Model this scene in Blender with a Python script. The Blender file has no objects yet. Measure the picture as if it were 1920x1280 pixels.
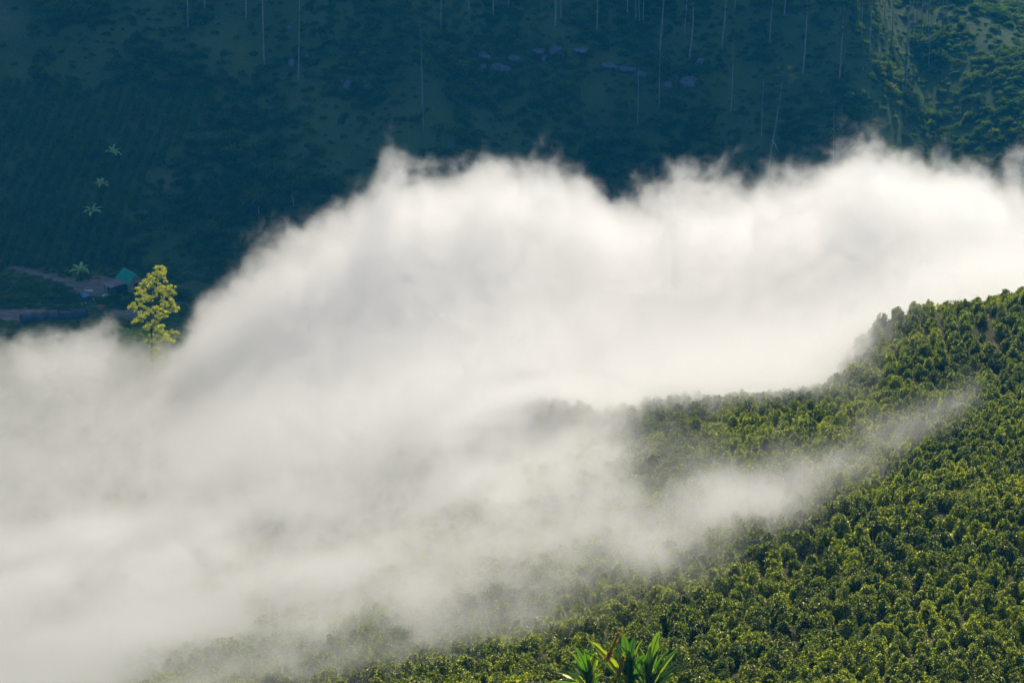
import bpy, math, random
import numpy as np
from mathutils import Vector, Matrix
R = math.radians
rng = np.random.default_rng(7)
random.seed(7)
sc = bpy.context.scene
C = sc.collection

# ------------------------------------------------------------ camera, world, sun
CAMZ, FPX, PITCH = 140.0, 3733.0, R(20)
cd = bpy.data.cameras.new('camera'); cam = bpy.data.objects.new('camera', cd); C.objects.link(cam)
cam.location = (0, 0, CAMZ); cam.rotation_euler = (R(90) - PITCH, 0, 0)
cd.sensor_width = 36; cd.lens = 36 * FPX / 1920; cd.clip_start = 1; cd.clip_end = 6000
sc.camera = cam
SUN_AZ, SUN_EL = R(11), R(29)           # azimuth to the right of +Y (straight ahead)
sun_dir = Vector((math.sin(SUN_AZ) * math.cos(SUN_EL), math.cos(SUN_AZ) * math.cos(SUN_EL), math.sin(SUN_EL)))
w = bpy.data.worlds.new('World'); sc.world = w; w.use_nodes = True
nt = w.node_tree; bg = nt.nodes['Background']; sky = nt.nodes.new('ShaderNodeTexSky')
sky.sky_type = 'NISHITA'; sky.sun_disc = False; sky.sun_elevation = SUN_EL; sky.sun_rotation = SUN_AZ
nt.links.new(sky.outputs[0], bg.inputs[0]); bg.inputs[1].default_value = 0.12
sl = bpy.data.lights.new('sun', 'SUN'); sl.energy = 5.0; sl.angle = R(0.5); sl.color = (1.0, 0.89, 0.72)
so = bpy.data.objects.new('sun', sl); C.objects.link(so); so.location = (200, 300, 300)
so.rotation_euler = sun_dir.to_track_quat('Z', 'Y').to_euler()
sc.view_settings.view_transform = 'Standard'; sc.view_settings.look = 'None'
sc.view_settings.exposure = -0.1; sc.view_settings.gamma = 1
cy = sc.cycles
cy.volume_bounces = 7; cy.max_bounces = 9; cy.diffuse_bounces = 1; cy.glossy_bounces = 2
cy.transmission_bounces = 3; cy.transparent_max_bounces = 8
cy.volume_step_rate = 2.8; cy.volume_max_steps = 512
cy.use_denoising = True; cy.sample_clamp_indirect = 8
cy.use_adaptive_sampling = True; cy.adaptive_threshold = 0.045

SP, CP = math.sin(PITCH), math.cos(PITCH)
def P(u, v, Y):
    """world point seen at photo pixel (u, v) at horizontal distance Y in front of the camera"""
    a = (u - 960) / FPX; b = -(v - 640) / FPX
    d = np.array([a, CP + b * SP, -SP + b * CP]); d = d * (Y / d[1])
    return np.array([d[0], d[1], d[2] + CAMZ])
def project(x, y, z):
    z = z - CAMZ
    dep = y * CP - z * SP; up = y * SP + z * CP
    dep = np.where(np.abs(dep) < 1, 1, dep)
    return 960 + FPX * x / dep, 640 - FPX * up / dep

# ------------------------------------------------------------ numpy noise
def _hash2(ix, iy, seed):
    h = (ix.astype(np.int64) * 374761393 + iy.astype(np.int64) * 668265263 + seed * 974634777) & 0x7fffffff
    h = ((h ^ (h >> 13)) * 1274126177) & 0x7fffffff
    return ((h ^ (h >> 16)) & 0xffff) / 65535.0
def vnoise(x, y, seed=0):
    ix = np.floor(x); iy = np.floor(y); fx = x - ix; fy = y - iy
    fx = fx * fx * (3 - 2 * fx); fy = fy * fy * (3 - 2 * fy)
    a = _hash2(ix, iy, seed); b = _hash2(ix + 1, iy, seed); c = _hash2(ix, iy + 1, seed); d = _hash2(ix + 1, iy + 1, seed)
    return (a * (1 - fx) + b * fx) * (1 - fy) + (c * (1 - fx) + d * fx) * fy
def fbm(x, y, octs=4, seed=0):
    s = 0; a = 1; t = 0
    for k in range(octs):
        s = s + a * (vnoise(x * 2 ** k + k * 17.3, y * 2 ** k - k * 9.1, seed + k) - .5); t += a; a *= .5
    return 2 * s / t
def sstep(a, b, x):
    t = np.clip((x - a) / (b - a), 0, 1); return t * t * (3 - 2 * t)

# ------------------------------------------------------------ terrain
ctrl = [P(*a) for a in [
    (1920, 1290, 112), (1500, 1290, 113), (960, 1290, 120), (480, 1290, 136), (0, 1290, 155),
    (1920, 1000, 148), (1500, 1000, 158), (960, 1010, 185), (480, 1020, 215), (0, 1020, 240),
    (1920, 810, 188), (1500, 810, 205), (1100, 830, 232), (500, 830, 280), (0, 830, 300),
    (1920, 712, 212), (1720, 722, 216), (1500, 752, 222), (1330, 762, 227), (1180, 775, 232), (1050, 770, 238),
    (1920, 640, 228), (1920, 556, 246), (1760, 640, 230), (1760, 590, 248), (1650, 660, 232), (1640, 614, 248),
    (0, 640, 355), (250, 640, 350), (0, 540, 395), (250, 560, 395),
]]
ctrl += [P(u, v, Y) - np.array([0, 0, dz]) for u, v, Y, dz in [(1530, 690, 240, 6), (1540, 640, 256, 12), (1350, 700, 246, 9), (1180, 710, 250, 9), (1350, 640, 268, 18), (1000, 700, 262, 14)]]
ctrl += [np.array(p, float) for p in [
    (0, 0, 118), (60, 40, 95), (-60, 40, 98), (0, 62, 96), (80, 62, 93), (-80, 62, 92), (150, 100, 84), (150, 200, 62), (180, 260, 58),
    (100, 285, 42), (60, 300, 30), (10, 300, 20), (170, 330, 34), (100, 350, 10), (20, 360, 7), (-40, 340, 8), (-160, 200, 20), (-160, 320, 8),
    (-160, 400, 8), (-60, 400, 8), (40, 410, 7), (140, 410, 9), (-140, 110, 60)]]
ctrl = np.array(ctrl)
def _tps(r2): return np.where(r2 > 0, .5 * r2 * np.log(r2 + 1e-9), 0)
_X = ctrl[:, :2] / 100; _n = len(_X)
_r2 = ((_X[:, None] - _X[None]) ** 2).sum(-1)
_A = np.zeros((_n + 3, _n + 3)); _A[:_n, :_n] = _tps(_r2) + np.eye(_n) * 2e-4
_Pm = np.c_[np.ones(_n), _X]; _A[:_n, _n:] = _Pm; _A[_n:, :_n] = _Pm.T
_w = np.linalg.solve(_A, np.r_[ctrl[:, 2], np.zeros(3)])
def near_h(x, y):
    q = np.stack([np.clip(x, -165, 180), np.clip(y, 0, 405)], -1).reshape(-1, 2) / 100
    out = np.full(len(q), _w[_n]) + q @ _w[_n + 1:]
    for i in range(_n):
        out += _w[i] * _tps(((q - _X[i]) ** 2).sum(-1))
    return out.reshape(np.shape(x))
def y0(x):                              # foot line of the far hillside
    x = np.asarray(x, float)
    return 418 + 10 * np.sin(x / 38 + 1.0) + 6 * np.sin(x / 17.) + 14 * sstep(-30, 40, x) - 60 * sstep(70, 190, x)
RIDGE = CAMZ + 29  # unseen crest, height set for where its shadow ends
def hill_h(x, y):
    right = sstep(80, 106, x)          # right flank shaped gentler so that the sun grazes it
    f = 6 + (.63 - .42 * right) * (y - y0(x)) + .4 * (1 - right) * np.maximum(0, y - 530)  # steepened out of view to keep the pines in shade
    gul = (1 - .8 * sstep(80, 106, x)) * 4.5 * np.sin(x / 13.0 + .012 * y + 1.5 * np.sin(x / 31.)) * sstep(0, 60, y - y0(x))
    f = f + gul * .6 + (5 - 3.5 * right) * fbm(x / 45, y / 60, 3, 5) * sstep(0, 40, y - y0(x))
    # spur on the right coming down to the left
    f = f + 9 * np.exp(-((x - 128 + .25 * (y - 480)) / 26) ** 2) * sstep(380, 470, y)
    r = RIDGE + 5 * np.sin(x / 70.) - 60 * sstep(90, 200, x) - .35 * np.maximum(0, y - 650)  # unseen ridge line shaped to shade the hill, lowered at right for sun
    k = 12.0
    return -k * np.log(np.exp(np.clip(-f / k, -60, 60)) + np.exp(np.clip(-r / k, -60, 60)))
def smax(a, b, k):
    return np.maximum(a, b) + k * np.log1p(np.exp(-np.abs(a - b) / k))
def H(x, y):
    x = np.asarray(x, float); y = np.asarray(y, float)
    n = np.maximum(near_h(x, y), 5)
    n = n + 1.1 * fbm(x / 22, y / 22, 3, 1) * (1 - .7 * sstep(330, 380, y))
    return smax(n, hill_h(x, y), 2.0) + .25 * fbm(x / 4, y / 4, 2, 3)
def Hs(x, y): return float(H(np.array([x]), np.array([y]))[0])
def on_ground(u, v, lo=60, hi=690):
    """first point of the terrain met by the sight line through pixel (u, v)"""
    Y = np.arange(lo, hi, 1.0); pts = np.array([P(u, v, q) for q in Y])
    g = H(pts[:, 0], pts[:, 1]) - pts[:, 2]
    k = np.argmax(g > 0)
    if k == 0: k = 1
    t = g[k - 1] / (g[k - 1] - g[k] + 1e-9); q = pts[k - 1] * (1 - t) + pts[k] * t
    return np.array([q[0], q[1], Hs(q[0], q[1])])

# ------------------------------------------------------------ material helpers
class NT:
    def __init__(s, name):
        s.m = bpy.data.materials.new(name); s.m.use_nodes = True; s.t = s.m.node_tree
        s.t.nodes.clear(); s.out = s.t.nodes.new('ShaderNodeOutputMaterial')
    def n(s, typ, **kw):
        nd = s.t.nodes.new(typ)
        for k, v in kw.items():
            if k[0] == 'i' and k[1:].isdigit(): s.set(nd.inputs[int(k[1:])], v)
            elif k.startswith('I_'): s.set(nd.inputs[k[2:].replace('_', ' ')], v)
            else: setattr(nd, k, v)
        return nd
    def set(s, sock, v):
        if isinstance(v, bpy.types.NodeSocket): s.t.links.new(v, sock)
        else: sock.default_value = v
    def noise(s, scale, detail=4, rough=.55, vec=None, obj=False):
        nd = s.n('ShaderNodeTexNoise'); nd.inputs['Scale'].default_value = scale; nd.inputs['Detail'].default_value = detail
        nd.inputs['Roughness'].default_value = rough
        if vec is not None: s.t.links.new(vec, nd.inputs['Vector'])
        return nd.outputs['Fac']
    def ramp(s, fac, stops):
        r = s.n('ShaderNodeValToRGB'); s.t.links.new(fac, r.inputs[0]); el = r.color_ramp.elements
        while len(el) < len(stops): el.new(.5)
        for e, (p, c) in zip(el, stops): e.position = p; e.color = (*c, 1)
        return r.outputs[0]
    def mix(s, fac, a, b):
        m = s.n('ShaderNodeMix', data_type='RGBA'); s.set(m.inputs[0], fac); 
        for sock, v in ((m.inputs[6], a), (m.inputs[7], b)):
            s.set(sock, v if isinstance(v, bpy.types.NodeSocket) else (*v, 1))
        return m.outputs[2]
    def math(s, op, a, b=0.0, c=None, clamp=False):
        m = s.n('ShaderNodeMath', operation=op, use_clamp=clamp); s.set(m.inputs[0], a); s.set(m.inputs[1], b)
        if c is not None: s.set(m.inputs[2], c)
        return m.outputs[0]
    def pos(s): return s.n('ShaderNodeNewGeometry').outputs['Position']
    def bump(s, h, strength=.4, dist=.1):
        b = s.n('ShaderNodeBump'); b.inputs['Strength'].default_value = strength; b.inputs['Distance'].default_value = dist
        s.t.links.new(h, b.inputs['Height']); return b.outputs[0]
    def principled(s, col, rough=.8, normal=None, spec=.3, metallic=0):
        p = s.n('ShaderNodeBsdfPrincipled'); s.set(p.inputs['Base Color'], col if isinstance(col, bpy.types.NodeSocket) else (*col, 1))
        s.set(p.inputs['Roughness'], rough); p.inputs['Specular IOR Level'].default_value = spec; p.inputs['Metallic'].default_value = metallic
        if normal is not None: s.t.links.new(normal, p.inputs['Normal'])
        s.t.links.new(p.outputs[0], s.out.inputs[0]); return s.m
def simple(name, c1, c2, scale=3, rough=.8, spec=.3, bump=.3, metallic=0):
    m = NT(name); f = m.noise(scale, 5, vec=m.n('ShaderNodeTexCoord').outputs['Object'])
    return m.principled(m.ramp(f, [(.3, c1), (.7, c2)]), rough, m.bump(f, bump, .03), spec, metallic)
def leaf_mat(name, old, mid, young, trans_gain=1.6, trans=.45, gloss=.1, rough=.35, var=.25):
    """leaf: diffuse + translucent + waxy gloss; 'age' on each leaf goes from old to young, with some light and shade painted in; each plant has its own tone"""
    m = NT(name)
    age_tone = m.n('ShaderNodeAttribute', attribute_name='age_tone').outputs['Fac']
    rnd = m.n('ShaderNodeObjectInfo').outputs['Random']
    patch = m.noise(.06, 3, vec=m.pos())
    v = m.math('ADD', age_tone, m.math('MULTIPLY', m.math('SUBTRACT', rnd, .5), var))
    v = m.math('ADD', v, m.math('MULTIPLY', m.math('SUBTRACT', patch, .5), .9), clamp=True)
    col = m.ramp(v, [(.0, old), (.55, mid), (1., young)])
    g = m.n('ShaderNodeVectorMath', operation='SCALE'); m.t.links.new(col, g.inputs[0]); g.inputs['Scale'].default_value = trans_gain
    tint = m.n('ShaderNodeVectorMath', operation='MULTIPLY'); m.t.links.new(g.outputs[0], tint.inputs[0]); tint.inputs[1].default_value = (1.25, 1.15, .45)
    d = m.n('ShaderNodeBsdfDiffuse'); m.t.links.new(col, d.inputs[0])
    t = m.n('ShaderNodeBsdfTranslucent'); m.t.links.new(tint.outputs[0], t.inputs[0])
    a = m.n('ShaderNodeMixShader', i0=trans); m.t.links.new(d.outputs[0], a.inputs[1]); m.t.links.new(t.outputs[0], a.inputs[2])
    gl = m.n('ShaderNodeBsdfGlossy', i1=rough); gl.inputs[0].default_value = (.95, .88, .5, 1)
    b = m.n('ShaderNodeMixShader', i0=gloss); m.t.links.new(a.outputs[0], b.inputs[1]); m.t.links.new(gl.outputs[0], b.inputs[2])
    m.t.links.new(b.outputs[0], m.out.inputs[0]); return m.m

M = {}
M['coffee'] = leaf_mat('coffee_leaf', (.009, .028, .002), (.15, .23, .007), (.58, .62, .02), trans_gain=2.05, trans=.5, gloss=.12, rough=.38, var=.45)  # oldest tone darkened further to deepen the shaded gaps
M['fern'] = leaf_mat('fern_leaf', (.02, .07, .016), (.08, .17, .03), (.24, .30, .05), gloss=.02, rough=.5)
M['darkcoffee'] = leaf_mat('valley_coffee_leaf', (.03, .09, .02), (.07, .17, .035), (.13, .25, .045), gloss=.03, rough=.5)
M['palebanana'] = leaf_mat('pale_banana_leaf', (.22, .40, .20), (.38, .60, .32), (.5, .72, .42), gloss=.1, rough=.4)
M['banana'] = leaf_mat('banana_leaf', (.02, .07, .010), (.06, .16, .012), (.26, .32, .03), trans_gain=2.2, trans=.55, gloss=.06, rough=.4)
M['paledry'] = leaf_mat('dry_plume', (.40, .28, .05), (.55, .42, .08), (.65, .55, .14), trans_gain=1.3, gloss=.04, rough=.5)
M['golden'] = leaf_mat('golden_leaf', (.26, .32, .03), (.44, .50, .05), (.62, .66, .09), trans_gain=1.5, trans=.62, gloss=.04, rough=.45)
M['pine'] = leaf_mat('pine_needle', (.02, .045, .015), (.035, .07, .02), (.06, .10, .02), gloss=.03, rough=.5)
M['bamboo'] = leaf_mat('feathery_leaf', (.05, .10, .02), (.09, .15, .03), (.16, .22, .05), gloss=.04, rough=.5)
M['bark'] = simple('pale_bark', (.17, .19, .23), (.36, .39, .45), 2.5)
M['darkbark'] = simple('dark_bark', (.05, .04, .03), (.14, .11, .08), 3)
M['dead'] = simple('weathered_wood', (.45, .43, .40), (.7, .68, .64), 3)
M['rock'] = simple('grey_rock', (.06, .07, .13), (.15, .18, .28), .9, rough=.7, bump=.8)
M['green_metal'] = simple('green_metal_roof', (.0, .34, .22), (.02, .52, .34), .8, rough=.5, spec=.5, bump=.1)
M['rust_metal'] = simple('rusty_metal_roof', (.26, .12, .10), (.38, .40, .52), 1.6, rough=.5, spec=.5, bump=.2)
M['plank'] = simple('grey_planks', (.34, .28, .24), (.58, .5, .42), 3)
M['near_black'] = simple('dark_opening', (.015, .012, .01), (.03, .025, .02), 3)
M['blue'] = simple('blue_sheet', (.05, .20, .55), (.12, .35, .75), 2, rough=.4, spec=.5)
M['white'] = simple('white_plastic', (.55, .58, .6), (.8, .8, .8), 3, rough=.4, spec=.5)
M['net'] = simple('dark_shade_net', (.02, .03, .06), (.06, .08, .14), 2, rough=.6, bump=.5)
M['brick'] = simple('orange_rubble', (.35, .12, .05), (.5, .25, .12), 3)

def ground_mat():
    m = NT('earth_and_undergrowth'); pos = m.pos()
    sep = m.n('ShaderNodeSeparateXYZ'); m.t.links.new(pos, sep.inputs[0])
    far = m.math('MULTIPLY', m.math('SUBTRACT', sep.outputs[1], 330), .03, clamp=True)
    n1 = m.noise(.05, 6, .6, pos); n2 = m.noise(.6, 6, .65, pos); n3 = m.noise(3, 4, .6, pos)
    soil = m.ramp(n2, [(.3, (.05, .028, .015)), (.5, (.10, .05, .028)), (.72, (.17, .10, .055))])
    grass = m.ramp(m.math('ADD', m.math('MULTIPLY', n1, .5), m.math('MULTIPLY', n3, .5)),
                   [(.35, (.03, .065, .02)), (.5, (.07, .12, .035)), (.62, (.11, .16, .045))])
    # bare reddish earth shows through in patches
    bare = m.n('ShaderNodeAttribute', attribute_name='bare').outputs['Fac']
    nearmix = m.mix(m.ramp(n3, [(.42, (0, 0, 0)), (.6, (1, 1, 1))]), soil, grass)
    col = m.mix(far, nearmix, grass)
    paths = m.ramp(n2, [(.3, (.16, .13, .11)), (.7, (.34, .28, .23))]); soil = m.mix(far, soil, paths)
    thr = m.math('MULTIPLY', m.math('ADD', bare, m.math('MULTIPLY', m.math('SUBTRACT', n2, .5), .8)), bare, clamp=True)
    col = m.mix(m.math('MULTIPLY', thr, 1.3, clamp=True), col, soil)
    return m.principled(col, .95, m.bump(m.math('ADD', n2, n3), .6, .3), .1)
M['ground'] = ground_mat()

# ------------------------------------------------------------ mesh helpers
def mesh_np(name, V, F, mat=None, attrs=None, smooth=False):
    """V (n,3), F list/array of same-length faces or list of arrays"""
    me = bpy.data.meshes.new(name)
    if isinstance(F, np.ndarray):
        nf, k = F.shape
        me.vertices.add(len(V)); me.vertices.foreach_set('co', np.asarray(V, np.float32).ravel())
        me.loops.add(nf * k); me.loops.foreach_set('vertex_index', F.astype(np.int32).ravel())
        me.polygons.add(nf); me.polygons.foreach_set('loop_start', np.arange(0, nf * k, k, dtype=np.int32))
        me.polygons.foreach_set('loop_total', np.full(nf, k, np.int32)); me.update(calc_edges=True)
    else:
        me.from_pydata([tuple(map(float, v)) for v in V], [], [tuple(int(i) for i in f) for f in F]); me.update()
    if attrs:
        for nme, arr in attrs.items():
            a = me.attributes.new(nme, 'FLOAT', 'POINT'); a.data.foreach_set('value', np.asarray(arr, np.float32))
    if smooth: me.polygons.foreach_set('use_smooth', np.ones(len(me.polygons), bool))
    if mat: me.materials.append(mat)
    return me
def link(name, me, loc=(0, 0, 0), rot=(0, 0, 0), scale=1, parent=None):
    o = bpy.data.objects.new(name, me); C.objects.link(o); o.location = loc; o.rotation_euler = rot
    o.scale = (scale,) * 3 if np.isscalar(scale) else scale
    if parent: o.parent = parent
    return o
def tag(o, label, cat, group=None):
    o['label'] = label; o['category'] = cat
    if group: o['group'] = group
    return o
def struct(o): o['kind'] = 'structure'; return o
def empty(name, loc, rz=0):
    o = bpy.data.objects.new(name, None); C.objects.link(o); o.location = loc; o.rotation_euler = (0, 0, rz); return o
class Geo:
    """collects pieces of one mesh"""
    def __init__(s): s.V = []; s.F = []; s.A = []; s.n = 0
    def add(s, V, F, age_tone=.3):
        V = np.asarray(V, float); s.V.append(V); s.F += [tuple(i + s.n for i in f) for f in F]; s.n += len(V)
        s.A.append(np.full(len(V), age_tone))
    def tube(s, pts, radii, k=7, age_tone=.3):
        pts = [np.asarray(p, float) for p in pts]; rings = []
        for i, p in enumerate(pts):
            d = pts[min(i + 1, len(pts) - 1)] - pts[max(i - 1, 0)]; d = d / (np.linalg.norm(d) + 1e-9)
            a = np.cross(d, (0, 0, 1) if abs(d[2]) < .9 else (1, 0, 0)); a /= np.linalg.norm(a); b = np.cross(d, a)
            th = np.arange(k) * 2 * math.pi / k
            rings.append(p + radii[i] * (np.cos(th)[:, None] * a + np.sin(th)[:, None] * b))
        F = []
        for i in range(len(pts) - 1):
            for j in range(k): F.append((i * k + j, i * k + (j + 1) % k, (i + 1) * k + (j + 1) % k, (i + 1) * k + j))
        F.append(tuple(range(k))[::-1]); F.append(tuple((len(pts) - 1) * k + j for j in range(k)))
        s.add(np.concatenate(rings), F, age_tone)
    def box(s, c, size, rz=0):
        x, y, z = np.array(size) / 2
        V = np.array([(sx * x, sy * y, sz * z) for sz in (-1, 1) for sx, sy in ((-1, -1), (1, -1), (1, 1), (-1, 1))])
        cr, sr = math.cos(rz), math.sin(rz); V = V @ np.array([[cr, sr, 0], [-sr, cr, 0], [0, 0, 1]]) + np.array(c)
        s.add(V, [(3, 2, 1, 0), (4, 5, 6, 7), (0, 1, 5, 4), (1, 2, 6, 5), (2, 3, 7, 6), (3, 0, 4, 7)])
    def mesh(s, name, mat, smooth=False):
        return mesh_np(name, np.concatenate(s.V), s.F, mat, {'age_tone': np.concatenate(s.A)}, smooth)
def leaves(cent, dirs, nrm, L, W, fold=.35):
    """one folded leaf (two triangles) per row; returns V, F"""
    dirs = dirs / np.linalg.norm(dirs, axis=1, keepdims=True)
    side = np.cross(dirs, nrm); side /= np.linalg.norm(side, axis=1, keepdims=True) + 1e-9
    up = np.cross(side, dirs)
    L = L[:, None]; W = W[:, None]
    base = cent; tip = cent + dirs * L - up * L * .25
    midl = cent + dirs * L * .5 + side * W * .5 + up * W * fold; midr = cent + dirs * L * .5 - side * W * .5 + up * W * fold
    V = np.stack([base, midl, tip, midr], 1).reshape(-1, 3); n = len(cent); i = np.arange(n)[:, None] * 4
    F = np.concatenate([i + np.array([[0, 2, 1]]), i + np.array([[0, 3, 2]])]); return V, F
def unit(n, r=rng):
    v = r.normal(size=(n, 3)); return v / np.linalg.norm(v, axis=1, keepdims=True)

# ------------------------------------------------------------ ground sheet
def make_ground():
    xs = np.concatenate([np.linspace(-900, -200, 36)[:-1], np.arange(-200, 200, 1.6), np.linspace(200, 900, 36)])
    ys = np.concatenate([np.linspace(-300, 50, 30)[:-1], np.arange(50, 560, 1.6), np.linspace(560, 1400, 90)])
    X, Y = np.meshgrid(xs, ys); Z = H(X, Y)
    U, Vv = project(X, Y, Z)
    bare = .0 * X
    # trodden earth yard, track and purple earth cut, placed where they lie in the valley
    def blob(u, v, ru, rv, a): return a * np.exp(-((U - u) / ru) ** 2 - ((Vv - v) / rv) ** 2)
    farm = (Y > 340)
    bare = bare + farm * (blob(190, 535, 60, 22, 1.3) + blob(20, 590, 130, 16, 1.3) + blob(240, 585, 60, 14, .8) + blob(10, 30, 30, 30, .4)
                          + blob(330, 340, 60, 40, .5) + blob(360, 560, 60, 14, .5))
    t = np.clip((U - 0) / 160, 0, 1); bare = bare + farm * 1.3 * np.exp(-((Vv - (492 + 46 * t)) / 6) ** 2) * (U < 175)
    bare = bare + (Y < 300) * (blob(1160, 770, 45, 10, 1.2) + blob(1050, 1255, 40, 25, 1.0) + blob(1860, 640, 25, 18, .7))
    nx, ny = len(xs), len(ys)
    I = np.arange(nx * ny).reshape(ny, nx)
    F = np.stack([I[:-1, :-1], I[:-1, 1:], I[1:, 1:], I[1:, :-1]], -1).reshape(-1, 4)
    me = mesh_np('ground', np.stack([X, Y, Z], -1).reshape(-1, 3), F, M['ground'], {'bare': np.clip(bare, 0, 1.5).ravel()}, True)
    struct(link('ground', me))
make_ground()

# ------------------------------------------------------------ coffee bushes
def bush_mesh(name, seed, n=1000, mat=None, leafL=.205, r=.9, h=1.9):
    q = np.random.default_rng(seed)
    nb = 46; V = []; A = []; F = []
    cent = []; dirs = []; nr = []; age_tone = []
    per = n // nb
    # several upright shoots each carrying drooping side branches
    shoots = [(q.normal(0, .22), q.normal(0, .22), h * q.uniform(.8, 1.08)) for _ in range(4)]
    for b in range(nb):
        sx, sy, sh = shoots[b % 4]
        t = (b + .5) / nb; z0 = sh * (.18 + .82 * t); a = b * 2.4 + q.normal(0, .4)
        reach = r * q.uniform(.75, 1.15) * (1 - max(0, t - .35) ** 1.6 * 1.15) * .85
        s = q.uniform(.15, 1, per) ** .7
        px = sx + np.cos(a) * reach * s; py = sy + np.sin(a) * reach * s; pz = z0 - .55 * reach * s ** 2 * q.uniform(.6, 1.3) + .1
        c = np.stack([px, py, pz], 1) + q.normal(0, .055, (per, 3))
        sd = np.where(q.random(per) < .5, 1, -1)
        d = np.stack([np.cos(a) * .5 - np.sin(a) * sd, np.sin(a) * .5 + np.cos(a) * sd, q.normal(-.25, .35, per)], 1) + q.normal(0, .3, (per, 3))
        cent.append(c); dirs.append(d); nr.append(np.array([0, 0, 1.]) + q.normal(0, .55, (per, 3)))
        age_tone.append(np.clip(.16 + .62 * (s > .7) * q.random(per) * (.35 + t) + .25 * t * q.random(per) + q.normal(0, .06, per), 0, 1))  # young bright tips; darker inner leaves put shade contrast into the colour
    cent = np.concatenate(cent); m = len(cent)
    V, F = leaves(cent, np.concatenate(dirs), np.concatenate(nr), q.uniform(.75, 1.2, m) * leafL, q.uniform(.38, .5, m) * leafL)
    age_tone = np.repeat(np.concatenate(age_tone), 4)
    return mesh_np(name, V, F, mat or M['coffee'], {'age_tone': age_tone})
def stem_mesh(name, seed):
    q = random.Random(seed); g = Geo()
    for k in range(4):
        x, y = q.gauss(0, .12), q.gauss(0, .12)
        g.tube([(x * .3, y * .3, -.15), (x, y, .7), (x * 1.8, y * 1.8, 1.6)], [.045, .03, .012], 5)
    return g.mesh(name, M['darkbark'])
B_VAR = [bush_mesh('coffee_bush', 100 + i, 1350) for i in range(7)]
STEMS = [stem_mesh('stem', i) for i in range(3)]

def gn_scatter(name, pts, rots, scales, idx, sources, label=None):
    """one 'stuff' object: a point per plant, geometry nodes put one of the source meshes on each"""
    me = bpy.data.meshes.new(name); me.vertices.add(len(pts)); me.vertices.foreach_set('co', np.asarray(pts, np.float32).ravel())
    for nme, typ, arr in (('rot', 'FLOAT_VECTOR', rots), ('scl', 'FLOAT_VECTOR', scales)):
        a = me.attributes.new(nme, typ, 'POINT'); a.data.foreach_set('vector', np.asarray(arr, np.float32).ravel())
    a = me.attributes.new('idx', 'INT', 'POINT'); a.data.foreach_set('value', np.asarray(idx, np.int32))
    me.update(); o = link(name, me); o['kind'] = 'stuff'
    if label: o['label'] = label
    ng = bpy.data.node_groups.new(name, 'GeometryNodeTree')
    ng.interface.new_socket('Geometry', in_out='INPUT', socket_type='NodeSocketGeometry')
    ng.interface.new_socket('Geometry', in_out='OUTPUT', socket_type='NodeSocketGeometry')
    N = ng.nodes; L = ng.links
    gi = N.new('NodeGroupInput'); go = N.new('NodeGroupOutput'); m2p = N.new('GeometryNodeMeshToPoints')
    L.new(gi.outputs[0], m2p.inputs[0]); iop = N.new('GeometryNodeInstanceOnPoints'); L.new(m2p.outputs[0], iop.inputs['Points'])
    jn = N.new('GeometryNodeJoinGeometry')
    for s in reversed(sources):
        oi = N.new('GeometryNodeObjectInfo'); oi.inputs['Object'].default_value = s; oi.inputs['As Instance'].default_value = True
        L.new(oi.outputs['Geometry'], jn.inputs[0])
    L.new(jn.outputs[0], iop.inputs['Instance']); iop.inputs['Pick Instance'].default_value = True
    def attr(n, t):
        a = N.new('GeometryNodeInputNamedAttribute'); a.data_type = t; a.inputs['Name'].default_value = n
        return a.outputs['Attribute']
    L.new(attr('idx', 'INT'), iop.inputs['Instance Index'])
    e2r = N.new('FunctionNodeEulerToRotation'); L.new(attr('rot', 'FLOAT_VECTOR'), e2r.inputs[0]); L.new(e2r.outputs[0], iop.inputs['Rotation'])
    L.new(attr('scl', 'FLOAT_VECTOR'), iop.inputs['Scale']); L.new(iop.outputs[0], go.inputs[0])
    md = o.modifiers.new('scatter', 'NODES'); md.node_group = ng
    return o

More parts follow.
